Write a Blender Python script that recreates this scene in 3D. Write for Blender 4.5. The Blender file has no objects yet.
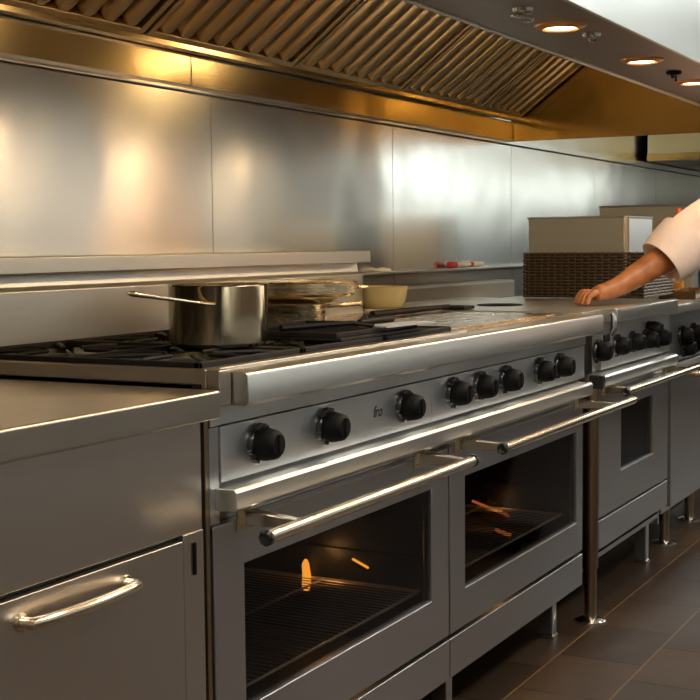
import bpy, bmesh, math, random
from mathutils import Vector, Matrix
random.seed(7)
PI = math.pi
sc = bpy.context.scene
C = sc.collection

# ------------------------------------------------------------------ materials
def srgb(r, g, b):
    f = lambda c: (c/255/12.92) if c/255 <= .04045 else ((c/255+.055)/1.055)**2.4
    return (f(r), f(g), f(b), 1)

def base_mat(name, col, rough=.5, metal=0., spec=.5, **kw):
    m = bpy.data.materials.new(name); m.use_nodes = True
    b = m.node_tree.nodes['Principled BSDF']
    b.inputs['Base Color'].default_value = col
    b.inputs['Roughness'].default_value = rough
    b.inputs['Metallic'].default_value = metal
    b.inputs['Specular IOR Level'].default_value = spec
    for k, v in kw.items(): b.inputs[k.replace('_', ' ')].default_value = v
    return m

def noise(m, scale, detail=4, stretch=(1, 1, 1), rot=(0, 0, 0)):
    nt = m.node_tree; N = nt.nodes
    tc = N.new('ShaderNodeTexCoord'); mp = N.new('ShaderNodeMapping'); no = N.new('ShaderNodeTexNoise')
    mp.inputs['Scale'].default_value = stretch; mp.inputs['Rotation'].default_value = rot
    no.inputs['Scale'].default_value = scale; no.inputs['Detail'].default_value = detail
    nt.links.new(tc.outputs['Object'], mp.inputs['Vector']); nt.links.new(mp.outputs[0], no.inputs['Vector'])
    return no

def ramp(m, src, lo, hi, p0=.35, p1=.65):
    r = m.node_tree.nodes.new('ShaderNodeValToRGB')
    r.color_ramp.elements[0].position = p0; r.color_ramp.elements[1].position = p1
    f = lambda c: c if isinstance(c, tuple) else (c, c, c, 1)
    r.color_ramp.elements[0].color = f(lo); r.color_ramp.elements[1].color = f(hi)
    m.node_tree.links.new(src.outputs[0], r.inputs[0]); return r

def steel(name, col, r0=.2, r1=.3, brush=(1.5, 60, 90), bump=.015, cloud=None, aniso=0., wav=0.):
    m = base_mat(name, col, r0, 1.)
    nt = m.node_tree; b = nt.nodes['Principled BSDF']
    n = noise(m, 5, 2, brush); r = ramp(m, n, r0, r1, .05, .95)
    nt.links.new(r.outputs[0], b.inputs['Roughness'])
    bp = nt.nodes.new('ShaderNodeBump'); bp.inputs['Strength'].default_value = 0 if bump < .01 else bump*.12; bp.inputs['Distance'].default_value = .01
    nt.links.new(n.outputs[0], bp.inputs['Height'])
    last = bp
    if bump < .01: nt.nodes.remove(bp); last = None
    if wav:
        n3 = noise(m, 1.6, 2); b2 = nt.nodes.new('ShaderNodeBump'); b2.inputs['Strength'].default_value = wav; b2.inputs['Distance'].default_value = .05
        nt.links.new(n3.outputs[0], b2.inputs['Height']); last and nt.links.new(last.outputs[0], b2.inputs['Normal']); last = b2
    if last: nt.links.new(last.outputs[0], b.inputs['Normal'])
    if cloud:
        n2 = noise(m, 2.2, 5); c = ramp(m, n2, cloud, col, .3, .62)
        nt.links.new(c.outputs[0], b.inputs['Base Color'])
    return m

def glow(name, col, s):
    m = bpy.data.materials.new(name); m.use_nodes = True; nt = m.node_tree
    nt.nodes.clear(); e = nt.nodes.new('ShaderNodeEmission'); o = nt.nodes.new('ShaderNodeOutputMaterial')
    e.inputs[0].default_value = col; e.inputs[1].default_value = s; nt.links.new(e.outputs[0], o.inputs[0]); return m

M = {}
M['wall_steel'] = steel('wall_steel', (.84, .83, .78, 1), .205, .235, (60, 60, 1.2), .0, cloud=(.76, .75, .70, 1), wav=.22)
def aniso(m, amt, t):
    b = m.node_tree.nodes['Principled BSDF']; b.inputs['Anisotropic'].default_value = amt
    c = m.node_tree.nodes.new('ShaderNodeCombineXYZ')
    for i in range(3): c.inputs[i].default_value = t[i]
    m.node_tree.links.new(c.outputs[0], b.inputs['Tangent'])
aniso(M['wall_steel'], .7, (0, 0, 1))
M['cab'] = steel('cabinet_steel', (.64, .58, .51, 1), .27, .34, (1.2, 60, 80), .0)
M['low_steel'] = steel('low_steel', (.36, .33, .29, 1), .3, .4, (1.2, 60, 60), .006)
M['front'] = steel('front_steel', (.54, .53, .525, 1), .27, .36, (1.2, 60, 80), .006, wav=.05)
M['panel'] = steel('panel_steel', (.78, .78, .77, 1), .3, .42, (1.2, 60, 80), .006, cloud=(.58, .58, .56, 1))
M['bull'] = steel('bullnose_steel', (.70, .70, .67, 1), .26, .34, (1.2, 60, 80), .005)
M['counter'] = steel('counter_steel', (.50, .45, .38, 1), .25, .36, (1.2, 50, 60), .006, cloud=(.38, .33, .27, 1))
M['guard'] = steel('guard_steel', (.66, .65, .61, 1), .3, .4, (1.2, 60, 80), .005)
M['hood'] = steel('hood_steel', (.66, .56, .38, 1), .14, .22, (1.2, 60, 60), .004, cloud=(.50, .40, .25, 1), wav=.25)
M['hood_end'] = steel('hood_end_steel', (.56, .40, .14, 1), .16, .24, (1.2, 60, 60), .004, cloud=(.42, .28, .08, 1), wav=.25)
M['hood_out'] = steel('hood_outer_steel', (.80, .83, .78, 1), .28, .31, (1.2, 60, 60), .0, wav=.1)
M['hood_lip'] = steel('hood_lip_steel', (.40, .37, .37, 1), .3, .4, (1.2, 60, 60), .004)
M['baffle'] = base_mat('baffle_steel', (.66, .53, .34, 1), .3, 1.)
M['chrome'] = base_mat('chrome', (.78, .76, .72, 1), .14, 1.)
M['handle'] = steel('handle_metal', (.74, .63, .47, 1), .15, .24, (60, 60, 2), .006)
M['rackwire'] = base_mat('rack_wire', (.62, .55, .45, 1), .35, .4)
M['pipe'] = base_mat('pipe_bronze', (.36, .28, .18, 1), .28, 1.)
M['black'] = base_mat('black_plastic', (.003, .003, .003, 1), .6, spec=.14)
M['bezel'] = base_mat('black_bezel', (.015, .015, .014, 1), .22)
M['rim_glow'] = base_mat('rim_glow_ring', (.85, .45, .18, 1), .3, 1.)  # orange lamp glow painted into the downlight bezel colour
M['iron'] = base_mat('cast_iron', (.009, .008, .007, 1), .62, spec=.22)
n = noise(M['iron'], 60, 4); bp = M['iron'].node_tree.nodes.new('ShaderNodeBump'); bp.inputs['Strength'].default_value = .3; bp.inputs['Distance'].default_value = .004
M['iron'].node_tree.links.new(n.outputs[0], bp.inputs['Height']); M['iron'].node_tree.links.new(bp.outputs[0], M['iron'].node_tree.nodes['Principled BSDF'].inputs['Normal'])
M['enamel'] = base_mat('dark_enamel', (.010, .009, .008, 1), .45, spec=.3)
M['dark'] = base_mat('shadow_gap_metal', (.03, .028, .026, 1), .5, .6)
M['pot'] = steel('pot_steel', (.72, .62, .44, 1), .10, .2, (40, 40, 1.2), .004)  # golden base colour stands in for the amber hood reflection
M['panmetal'] = steel('pan_metal', (.84, .70, .46, 1), .2, .34, (3, 3, 40), .0)
M['griddle'] = steel('griddle_steel', (.50, .34, .18, 1), .2, .36, (2, 5, 5), .0, cloud=(.22, .13, .06, 1))  # brown-gold hood reflections painted into the griddle colour
M['bowl'] = base_mat('cream_ceramic', srgb(188, 174, 130), .4)
M['red'] = base_mat('red_plastic', srgb(196, 24, 18), .3)
M['white'] = base_mat('white_plastic', srgb(236, 232, 218), .35)
M['orange'] = base_mat('orange_plastic', srgb(216, 110, 60), .4)
M['amber'] = base_mat('reflection_amber', srgb(235, 165, 70), .12, Transmission_Weight=.6)
M['wicker'] = base_mat('dark_wicker', srgb(66, 56, 41), .5)
M['basketin'] = base_mat('basket_inside', srgb(30, 25, 18), .8)
M['bin'] = steel('bin_steel', (.42, .43, .41, 1), .40, .46, (1.2, 60, 60), .004)
M['binbright'] = steel('bin_bright_steel', (.92, .94, .97, 1), .38, .4, (1, 1, 10), .0)
M['skin'] = base_mat('skin', srgb(178, 118, 76), .45, Subsurface_Weight=.08)
n = noise(M['skin'], 30, 3); r_ = ramp(M['skin'], n, srgb(146, 88, 48), srgb(168, 108, 62)); M['skin'].node_tree.links.new(r_.outputs[0], M['skin'].node_tree.nodes['Principled BSDF'].inputs['Base Color'])
M['cloth'] = base_mat('chef_cloth', srgb(236, 214, 200), .85)
n = noise(M['cloth'], 7, 4); bp = M['cloth'].node_tree.nodes.new('ShaderNodeBump'); bp.inputs['Strength'].default_value = .5; bp.inputs['Distance'].default_value = .03
M['cloth'].node_tree.links.new(n.outputs[0], bp.inputs['Height']); M['cloth'].node_tree.links.new(bp.outputs[0], M['cloth'].node_tree.nodes['Principled BSDF'].inputs['Normal'])
M['trouser'] = base_mat('dark_trousers', srgb(34, 32, 34), .9)
M['hair'] = base_mat('dark_hair', srgb(26, 20, 16), .7)
M['plaster'] = base_mat('plaster', srgb(214, 213, 208), .7)
M['tilewall'] = base_mat('lower_wall', srgb(128, 127, 126), .5)
M['darktile'] = base_mat('dark_tile', srgb(46, 42, 38), .5)
M['ceil'] = base_mat('ceiling_paint', srgb(215, 212, 204), .8)
M['lamp'] = glow('lamp_lens', (1, .66, .33, 1), 16)
M['inlamp'] = glow('hood_interior_lens', (1, .66, .28, 1), 24)
M['fill_panel'] = glow('ceiling_fill', (.96, .98, .97, 1), 14.5)
M['glint'] = glow('oven_glint_glow', (1, .40, .05, 1), 2.6)  # orange glow that imitates reflections on the oven windows
M['glint_dim'] = glow('oven_glint_dim', (1, .25, .06, 1), .9)
M['ink'] = base_mat('printed_ink', (.01, .01, .01, 1), .6)

def glass_mat(name, tint):
    m = bpy.data.materials.new(name); m.use_nodes = True; nt = m.node_tree; nt.nodes.clear()
    t = nt.nodes.new('ShaderNodeBsdfTransparent'); t.inputs[0].default_value = tint
    g = nt.nodes.new('ShaderNodeBsdfGlossy'); g.inputs['Roughness'].default_value = .06; g.inputs[0].default_value = (.9, .9, .95, 1)
    lw = nt.nodes.new('ShaderNodeLayerWeight'); lw.inputs[0].default_value = .5
    pw = nt.nodes.new('ShaderNodeMath'); pw.operation = 'POWER'; pw.inputs[1].default_value = 4; nt.links.new(lw.outputs['Facing'], pw.inputs[0])
    f = nt.nodes.new('ShaderNodeMath'); f.operation = 'MULTIPLY_ADD'; f.inputs[1].default_value = .3; f.inputs[2].default_value = .014; nt.links.new(pw.outputs[0], f.inputs[0])
    x = nt.nodes.new('ShaderNodeMixShader'); o = nt.nodes.new('ShaderNodeOutputMaterial')
    nt.links.new(f.outputs[0], x.inputs[0]); nt.links.new(t.outputs[0], x.inputs[1]); nt.links.new(g.outputs[0], x.inputs[2]); nt.links.new(x.outputs[0], o.inputs[0])
    return m
M['ovenglass'] = glass_mat('dark_oven_glass', (.55, .52, .50, 1))
M['windowglass'] = glass_mat('window_glass', (.97, .98, .98, 1))

# floor tiles
def floor_mat():
    m = base_mat('brown_floor_tile', srgb(66, 52, 42), .3, spec=.3); nt = m.node_tree; N = nt.nodes; L = nt.links; b = N['Principled BSDF']
    tc = N.new('ShaderNodeTexCoord'); mp = N.new('ShaderNodeMapping'); br = N.new('ShaderNodeTexBrick')
    mp.inputs['Location'].default_value = (.05, .012, 0)
    br.inputs['Scale'].default_value = 1; br.inputs['Mortar Size'].default_value = .004
    br.inputs['Brick Width'].default_value = .31; br.inputs['Row Height'].default_value = .2325
    br.offset = .42; br.inputs['Mortar Smooth'].default_value = .25
    br.inputs['Color1'].default_value = srgb(52, 39, 27); br.inputs['Color2'].default_value = srgb(74, 55, 37); br.inputs['Mortar'].default_value = srgb(14, 11, 9)
    L.new(tc.outputs['Object'], mp.inputs['Vector']); L.new(mp.outputs[0], br.inputs['Vector'])
    # long joints painted paler for the light they reflect
    sp = N.new('ShaderNodeSeparateXYZ'); L.new(mp.outputs[0], sp.inputs[0])
    def mth(op, a, bb=None):
        n = N.new('ShaderNodeMath'); n.operation = op
        if hasattr(a, 'outputs'): L.new(a.outputs[0], n.inputs[0])
        else: n.inputs[0].default_value = a
        if bb is not None: n.inputs[1].default_value = bb
        return n
    dv = N.new('ShaderNodeMath'); dv.operation = 'DIVIDE'; L.new(sp.outputs[1], dv.inputs[0]); dv.inputs[1].default_value = .2325
    ad = mth('ADD', dv, .5); fr = mth('FRACT', ad); sb = mth('SUBTRACT', fr, .5); ab = mth('ABSOLUTE', sb); lt = mth('LESS_THAN', ab, .0095)
    mx = N.new('ShaderNodeMix'); mx.data_type = 'RGBA'; L.new(lt.outputs[0], mx.inputs[0]); 
    no = noise(m, 3, 5); rr = ramp(m, no, (.78, .78, .78, 1), (1.0, .98, .95, 1))
    ml = N.new('ShaderNodeMix'); ml.data_type = 'RGBA'; ml.blend_type = 'MULTIPLY'; ml.inputs[0].default_value = 1
    L.new(br.outputs[0], ml.inputs[6]); L.new(rr.outputs[0], ml.inputs[7])
    L.new(ml.outputs[2], mx.inputs[6]); mx.inputs[7].default_value = srgb(112, 88, 56); L.new(mx.outputs[2], b.inputs['Base Color'])
    r2 = ramp(m, no, .36, .46); L.new(r2.outputs[0], b.inputs['Roughness'])
    bp = N.new('ShaderNodeBump'); bp.inputs['Strength'].default_value = .25; bp.inputs['Distance'].default_value = .003; bp.invert = True
    L.new(br.outputs[1], bp.inputs['Height']); L.new(bp.outputs[0], b.inputs['Normal'])
    return m
M['floor'] = floor_mat()

# ------------------------------------------------------------------ helpers
def thing(name, label, cat, loc=(0, 0, 0), group=None):
    o = bpy.data.objects.new(name, None); C.objects.link(o); o.location = loc; o.empty_display_size = .05
    o['label'] = label; o['category'] = cat
    if group: o['group'] = group
    return o
def tag(o, label, cat, group=None):
    o['label'] = label; o['category'] = cat
    if group: o['group'] = group
    return o
def obj(name, bm, mat, parent=None, bev=0., seg=2, smooth=True, label=None, sub=0):
    me = bpy.data.meshes.new(name); bmesh.ops.recalc_face_normals(bm, faces=bm.faces[:]); bm.to_mesh(me); bm.free()
    mats = mat if isinstance(mat, list) else [mat]
    for m in mats: me.materials.append(m)
    if smooth:
        me.polygons.foreach_set('use_smooth', [True]*len(me.polygons))
        me.set_sharp_from_angle(angle=math.radians(38))
    o = bpy.data.objects.new(name, me); C.objects.link(o)
    if parent:
        o.parent = parent
        q = parent; loc = Vector((0, 0, 0))
        while q: loc += q.location if q.type == 'EMPTY' else Vector((0, 0, 0)); q = q.parent
        if parent.type == 'EMPTY': o.matrix_parent_inverse = Matrix.Translation(-loc)
    if bev:
        md = o.modifiers.new('bevel', 'BEVEL'); md.width = bev; md.segments = seg; md.limit_method = 'ANGLE'; md.angle_limit = math.radians(40); md.harden_normals = True
    if sub:
        md = o.modifiers.new('sub', 'SUBSURF'); md.levels = sub; md.render_levels = sub
    if label: o['label'] = label
    return o
def struct(name, bm, mat, **kw):
    o = obj(name, bm, mat, **kw)
    if not kw.get('parent'): o['kind'] = 'structure'
    return o
NB = bmesh.new
def box(bm, x0, x1, y0, y1, z0, z1):
    v = [bm.verts.new(p) for p in ((x0, y0, z0), (x1, y0, z0), (x1, y1, z0), (x0, y1, z0), (x0, y0, z1), (x1, y0, z1), (x1, y1, z1), (x0, y1, z1))]
    for f in ((0, 3, 2, 1), (4, 5, 6, 7), (0, 1, 5, 4), (1, 2, 6, 5), (2, 3, 7, 6), (3, 0, 4, 7)): bm.faces.new([v[i] for i in f])
    return bm
def B(*a): return box(NB(), *a)
def ring(bm, x0, x1, z0, z1, a0, a1, b0, b1, y0, y1):      # frame with an opening a0..a1 x b0..b1, one welded mesh
    O = [(x0, z0), (x1, z0), (x1, z1), (x0, z1)]; I = [(a0, b0), (a1, b0), (a1, b1), (a0, b1)]
    V = {}
    for k, pts in (('o', O), ('i', I)):
        for y in (0, 1): V[k, y] = [bm.verts.new((p[0], (y0, y1)[y], p[1])) for p in pts]
    for i in range(4):
        j = (i+1) % 4
        bm.faces.new((V['o', 0][i], V['o', 0][j], V['i', 0][j], V['i', 0][i]))
        bm.faces.new((V['o', 1][j], V['o', 1][i], V['i', 1][i], V['i', 1][j]))
        bm.faces.new((V['o', 0][j], V['o', 0][i], V['o', 1][i], V['o', 1][j]))
        bm.faces.new((V['i', 0][i], V['i', 0][j], V['i', 1][j], V['i', 1][i]))
    return bm
def prism(bm, pts, x0, x1, skew=None):       # polygon in (y,z) extruded along x ; skew(y,z)->dx at the x0 end
    s = skew or (lambda y, z: 0)
    a = [bm.verts.new((x0+s(y, z), y, z)) for y, z in pts]; b = [bm.verts.new((x1, y, z)) for y, z in pts]
    n = len(pts); bm.faces.new(a); bm.faces.new(b[::-1])
    for i in range(n): bm.faces.new((a[i], b[i], b[(i+1) % n], a[(i+1) % n]))
    return bm
def tube(bm, pts, r, seg=10, closed=False):
    pts = [Vector(p) for p in pts]; n = len(pts); rr = r if isinstance(r, (list, tuple)) else [r]*n
    rings = []; up = None
    for i, p in enumerate(pts):
        if closed: t = (pts[(i+1) % n]-pts[i-1])
        else: t = pts[min(i+1, n-1)]-pts[max(i-1, 0)]
        t.normalize()
        if up is None:
            up = Vector((0, 0, 1)) if abs(t.z) < .9 else Vector((1, 0, 0))
        a = t.cross(up).normalized(); b = a.cross(t).normalized(); up = b
        rings.append([bm.verts.new(p+(a*math.cos(2*PI*k/seg)+b*math.sin(2*PI*k/seg))*rr[i]) for k in range(seg)])
    for i in range(n if closed else n-1):
        A, D = rings[i], rings[(i+1) % n]
        for k in range(seg): bm.faces.new((A[k], A[(k+1) % seg], D[(k+1) % seg], D[k]))
    if not closed: bm.faces.new(rings[0]); bm.faces.new(rings[-1][::-1])
    return bm
def lathe(bm, prof, c, seg=40, axis='z'):    # prof [(r,h)...]; closed with caps where r==0
    rings = []
    for r, h in prof:
        if r < 1e-6:
            rings.append([bm.verts.new((0, 0, h))])
        else: rings.append([bm.verts.new((r*math.cos(2*PI*k/seg), r*math.sin(2*PI*k/seg), h)) for k in range(seg)])
    for A, D in zip(rings, rings[1:]):
        for k in range(seg):
            a0, a1, d0, d1 = A[k % len(A)], A[(k+1) % len(A)], D[k % len(D)], D[(k+1) % len(D)]
            vs = []
            for v in (a0, a1, d1, d0):
                if v not in vs: vs.append(v)
            if len(vs) > 2: bm.faces.new(vs)
    vs = [v for R in rings for v in R]
    for v in vs:
        x, y, h = v.co
        if axis == 'z': v.co = Vector((c[0]+x, c[1]+y, c[2]+h))
        elif axis == '-y': v.co = Vector((c[0]+x, c[1]-h, c[2]+y))
        elif axis == 'x': v.co = Vector((c[0]+h, c[1]+x, c[2]+y))
    return bm

# ------------------------------------------------------------------ camera
Hc, Dc = 1.11739, 1.19989
f_, yaw, pit, rol = 1319.56, math.radians(28.5449), math.radians(4.570), math.radians(-.5507)
fw = Vector((math.cos(yaw)*math.cos(pit), math.sin(yaw)*math.cos(pit), -math.sin(pit)))
rt = Vector((math.sin(yaw), -math.cos(yaw), 0)); up = rt.cross(fw)
r2 = rt*math.cos(rol)+up*math.sin(rol); u2 = -rt*math.sin(rol)+up*math.cos(rol)
cd = bpy.data.cameras.new('camera'); cam = bpy.data.objects.new('camera', cd); C.objects.link(cam)
cam.matrix_world = Matrix(((r2.x, u2.x, -fw.x, 0), (r2.y, u2.y, -fw.y, -Dc), (r2.z, u2.z, -fw.z, Hc), (0, 0, 0, 1)))
cd.sensor_width = 36; cd.lens = f_*36/700; cd.clip_start = .05
sc.camera = cam

# ------------------------------------------------------------------ the room
X0, X1, YF, YB, ZC = -1.6, 10.2, -3.1, .97, 2.75
struct('floor', B(X0, X1, YF, YB+.1, -.05, 0), M['floor'], smooth=False)
struct('ceiling', B(X0, X1, YF, YB+.1, ZC, ZC+.05), M['ceil'], smooth=False)
wb = struct('wall_back', B(X0, X1, YB, YB+.1, 0, ZC), M['plaster'], smooth=False)
struct('wall_front', B(X0, X1, YF-.1, YF, 0, ZC), M['plaster'], smooth=False)
struct('wall_left', B(X0-.1, X0, YF-.1, YB+.1, 0, ZC), M['plaster'], smooth=False)
# right wall with a window opening
WY0, WY1, WZ0, WZ1 = -2.1, -.15, 1.42, 2.35
bm = NB()
V = lambda y, z, x: bm.verts.new((x, y, z))
O = [(YF-.1, 0), (YB+.1, 0), (YB+.1, ZC), (YF-.1, ZC)]; I = [(WY0, WZ0), (WY1, WZ0), (WY1, WZ1), (WY0, WZ1)]
q = {(k, s): [V(y, z, X1+.1*s) for y, z in P] for k, P in (('o', O), ('i', I)) for s in (0, 1)}
for i in range(4):
    j = (i+1) % 4
    bm.faces.new((q['o', 0][i], q['o', 0][j], q['i', 0][j], q['i', 0][i])); bm.faces.new((q['o', 1][i], q['o', 1][j], q['i', 1][j], q['i', 1][i]))
    bm.faces.new((q['o', 0][i], q['o', 0][j], q['o', 1][j], q['o', 1][i])); bm.faces.new((q['i', 0][i], q['i', 0][j], q['i', 1][j], q['i', 1][i]))
struct('wall_right', bm, M['plaster'], smooth=False)
wf = NB()
for a in ((WY0, WY0+.04, WZ0, WZ1), (WY1-.04, WY1, WZ0, WZ1), (WY0, WY1, WZ0, WZ0+.04), (WY0, WY1, WZ1-.04, WZ1), ((WY0+WY1)/2-.02, (WY0+WY1)/2+.02, WZ0, WZ1)):
    box(wf, X1+.03, X1+.07, *a)
w1 = struct('window_1', wf, M['white'], smooth=False)
obj('pane', B(X1+.045, X1+.05, WY0+.04, WY1-.04, WZ0+.04, WZ1-.04), M['windowglass'], w1, smooth=False)
# unseen lower wainscot, added behind the camera for the steel fronts to reflect
struct('added_trim_1', B(X0, X1, YF, YF+.012, 0, 1.08), M['tilewall'], smooth=False)
struct('trim_4', B(X1-.012, X1, YF+.012, YB, 0, 1.40), M['darktile'], smooth=False)

# steel cladding sheets of the back wall
seams = [-.31, .831, 1.971, 3.111, 4.248, 5.39, 6.53, 7.67, 8.81, X1]
xs = X0
for x in seams:
    obj('steel_sheet', B(xs+.0015, x-.0015, .93, YB, 1.022, 1.535), M['wall_steel'], wb, bev=.001, seg=1)
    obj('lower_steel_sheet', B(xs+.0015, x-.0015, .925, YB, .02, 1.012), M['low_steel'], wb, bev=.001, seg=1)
    xs = x
obj('upper_steel_sheet', B(X0, X1, .95, YB, 1.57, 2.3), M['wall_steel'], wb)
struct('trim_2', B(X0, X1, .917, YB-.001, 1.538, 1.566), M['wall_steel'], bev=.003)
struct('trim_3', B(X0, X1, .885, YB-.001, 1.013, 1.021), M['guard'], bev=.002)

# unseen ceiling panels, added as fill and for the steel to reflect
for k, (x, y) in enumerate([(.2, -1.75), (2.6, -1.75), (5.0, -1.75), (7.4, -1.75), (9.3, -.6)]):
    t = thing('added_ceiling_light', ['unseen added ceiling fill panel nearest the left wall', 'unseen added ceiling fill panel above the camera side aisle', 'unseen added ceiling fill panel above the chef side aisle', 'unseen added ceiling fill panel before the window', 'unseen added ceiling fill panel beside the window wall'][k], 'ceiling light', (x, y, ZC), 'added ceiling fill panels')
    obj('frame', B(x-.62, x+.62, y-.32, y+.32, ZC-.03, ZC-.001), M['white'], t, bev=.003)
    obj('fill_diffuser', B(x-.59, x+.59, y-.29, y+.29, ZC-.036, ZC-.03), M['fill_panel'], t, smooth=False)

# ------------------------------------------------------------------ extractor hood
HX0, HX1, HZ = -.3, 5.36, 1.55
hood = thing('extractor_hood', 'long stainless canopy hood with amber-lit interior hanging over the ranges', 'extractor hood', (2.5, .3, HZ))
bm = NB()
for a, b in ((HX0, .66), (.66, 2.975), (2.978, HX1-.012)): box(bm, a, b, .90, .916, HZ, HZ+.082)
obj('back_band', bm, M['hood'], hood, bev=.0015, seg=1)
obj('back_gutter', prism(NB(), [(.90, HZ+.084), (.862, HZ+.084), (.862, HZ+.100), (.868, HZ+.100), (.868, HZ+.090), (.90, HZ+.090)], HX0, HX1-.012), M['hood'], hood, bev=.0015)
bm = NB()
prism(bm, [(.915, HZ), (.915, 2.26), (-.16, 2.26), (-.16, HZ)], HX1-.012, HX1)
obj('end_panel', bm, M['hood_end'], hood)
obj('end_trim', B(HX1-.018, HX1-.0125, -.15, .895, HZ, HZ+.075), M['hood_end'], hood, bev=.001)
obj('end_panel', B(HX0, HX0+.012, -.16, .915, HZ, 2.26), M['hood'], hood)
obj('top_panel', B(HX0, HX1, -.40, .915, 2.262, 2.28), M['hood_out'], hood)
# front gutter: closed box with lights in its underside
bm = NB(); box(bm, HX0, HX1, -.392, -.16, HZ+.0, HZ+.16)
fg = obj('front_gutter', bm, M['hood_lip'], hood, bev=.004)
obj('front_lip', prism(NB(), [(-.158, HZ-.004), (-.148, HZ-.004), (-.148, HZ+.02), (-.158, HZ+.02)], HX0, HX1-.02), M['hood_out'], hood, bev=.002)
obj('fascia', prism(NB(), [(-.393, HZ-.003), (-.402, HZ-.003), (-.402, HZ+.05), (-.43, 2.26), (-.42, 2.26), (-.393, HZ+.06)], HX0, HX1), M['hood_out'], hood, bev=.002)
for k, x in enumerate([.9, 1.98, 2.556, 3.131, 3.629, 4.36, 5.08]):
    y = -.295
    lb = ['far left over the counter', 'left of the three in view', 'nearest of three in view, between chrome clips', 'middle of the three in view', 'farthest of the three in view', 'first past the right edge of view', 'at the hood end over the chef']
    t = thing('downlight', 'warm recessed hood downlight, '+lb[k], 'downlight', (x, y, HZ), 'downlights in the hood rim')
    obj('bezel', lathe(NB(), [(.034, -.001), (.036, -.009), (.050, -.004), (.052, -.0005), (.034, -.0005)], (x, y, HZ), 36), M['rim_glow'], t)
    obj('lens', lathe(NB(), [(0, -.007), (.030, -.006), (.034, -.002), (0, -.001)], (x, y, HZ), 30), M['lamp'], t)
    ld = bpy.data.lights.new('downlight_beam', 'SPOT'); lo = bpy.data.objects.new('downlight_beam', ld); C.objects.link(lo)
    lo.location = (x, y, HZ-.014); ld.energy = 8; ld.color = (1, .70, .40); ld.spot_size = 3.12; ld.spot_blend = .3; ld.shadow_soft_size = .03; lo.parent = t; lo.matrix_parent_inverse = Matrix.Translation((-x, -y, -HZ))
for k, (x, y) in enumerate([(2.335, -.30), (2.69, -.315), (3.40, -.30)]):
    t = thing('chrome_clip', ['twisted chrome spring clip on the hood underside, left of the nearest downlight', 'small chrome clip on the hood underside, right of the nearest downlight', 'small dark clip on the hood underside between the two farther downlights'][k], 'clip', (x, y, HZ))
    mt = M['chrome'] if k < 2 else M['iron']
    obj('base_plate', lathe(NB(), [(0, -.001), (.02, -.001), (.018, -.007), (0, -.008)], (x, y, HZ), 20), mt, t)
    pts = [(x+.035*math.cos(a)*(1-a/14), y+.018*math.sin(a), HZ-.010-.002*a) for a in [i*.35 for i in range(20)]]
    if k: pts = [(x-.02, y, HZ-.010), (x, y+.004, HZ-.015), (x+.022, y, HZ-.010), (x+.006, y-.004, HZ-.022)]
    obj('wire_loop', tube(NB(), pts, .0032, 8), mt, t)
# grease filters
def filt(x0, x1, k):
    t = thing('grease_filter', 'steel baffle grease filter sloping up inside the hood, '+k, 'grease filter', (x0, .86, HZ+.105), 'baffle filters in the hood')
    y0, z0 = .862, HZ+.108; s = math.atan(.74); L = .80
    def P(x, a, n): return Vector((x, y0-a*math.cos(s)+n*-math.sin(s), z0+a*math.sin(s)-n*math.cos(s)))
    def slab(bm, xa, xb, a0, a1, n0, n1):
        v = [bm.verts.new(P(x, a, n)) for n in (n0, n1) for x, a in ((xa, a0), (xb, a0), (xb, a1), (xa, a1))]
        for f in ((0, 1, 2, 3), (7, 6, 5, 4), (0, 4, 5, 1), (1, 5, 6, 2), (2, 6, 7, 3), (3, 7, 4, 0)): bm.faces.new([v[i] for i in f])
    bm = NB(); slab(bm, x0+.004, x0+.024, 0, L, -.02, .01); slab(bm, x1-.024, x1-.004, 0, L, -.02, .01); slab(bm, x0+.004, x1-.004, -.012, .012, -.02, .008); slab(bm, x0+.004, x1-.004, L-.02, L, -.02, .008)
    obj('frame', bm, M['baffle'], t, bev=.003)
    bm = NB(); slab(bm, x0+.004, x1-.004, .0, L, -.03, -.022); obj('backing', bm, M['iron'], t)
    n = max(2, round((x1-x0-.05)/.083)); w = (x1-x0-.056)/n
    bm = NB()
    for i in range(n):
        xa = x0+.028+i*w+w*.10; xb = x0+.028+(i+1)*w-w*.10; xm = (xa+xb)/2; hw = (xb-xa)/2
        # rounded-ended convex strip
        prof = [(-1, -.016), (-.9, .000), (-.62, .007), (.62, .007), (.9, .000), (1, -.016)]
        rows = []
        for a, k_ in ((.012, .45), (.018, .75), (.03, .95), (.045, 1), (L-.03, 1)):
            rows.append([bm.verts.new(P(xm+hw*u*k_, a, n_)) for u, n_ in prof])
        for A, D in zip(rows, rows[1:]):
            for c in range(5): bm.faces.new((A[c], A[c+1], D[c+1], D[c]))
    obj('baffles', bm, M['baffle'], t)
fx = [-.27, .56, 1.28, 2.0, 2.72, 3.45, 4.18, 4.90, 5.335]
fl = ['leftmost beyond view', 'second from the left end', 'third from the left end', 'at the upper left corner of view', 'fifth from the left end', 'above the saucepan', 'middle right of the run', 'narrowest, against the amber end panel']
for i in range(8): filt(fx[i]+.003, fx[i+1]-.003, fl[i])
# lamps inside the hood
for k, x in enumerate([.3, 1.7, 3.1, 4.35]):
    t = thing('hood_interior_lamp', 'amber bulkhead lamp behind the hood front rim, '+['leftmost', 'second from left', 'third from left', 'rightmost'][k], 'lamp', (x, -.12, 1.86), 'bulkhead lamps inside the hood')
    obj('mount', B(x-.06, x+.06, -.155, -.135, 1.80, 1.92), M['hood'], t, bev=.003)
    obj('lens', B(x-.05, x+.05, -.134, -.10, 1.81, 1.91), M['inlamp'], t, bev=.015)
obj('front_inner_panel', B(HX0, HX1-.02, -.162, -.156, HZ+.10, 2.26), M['hood'], hood)

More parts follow.
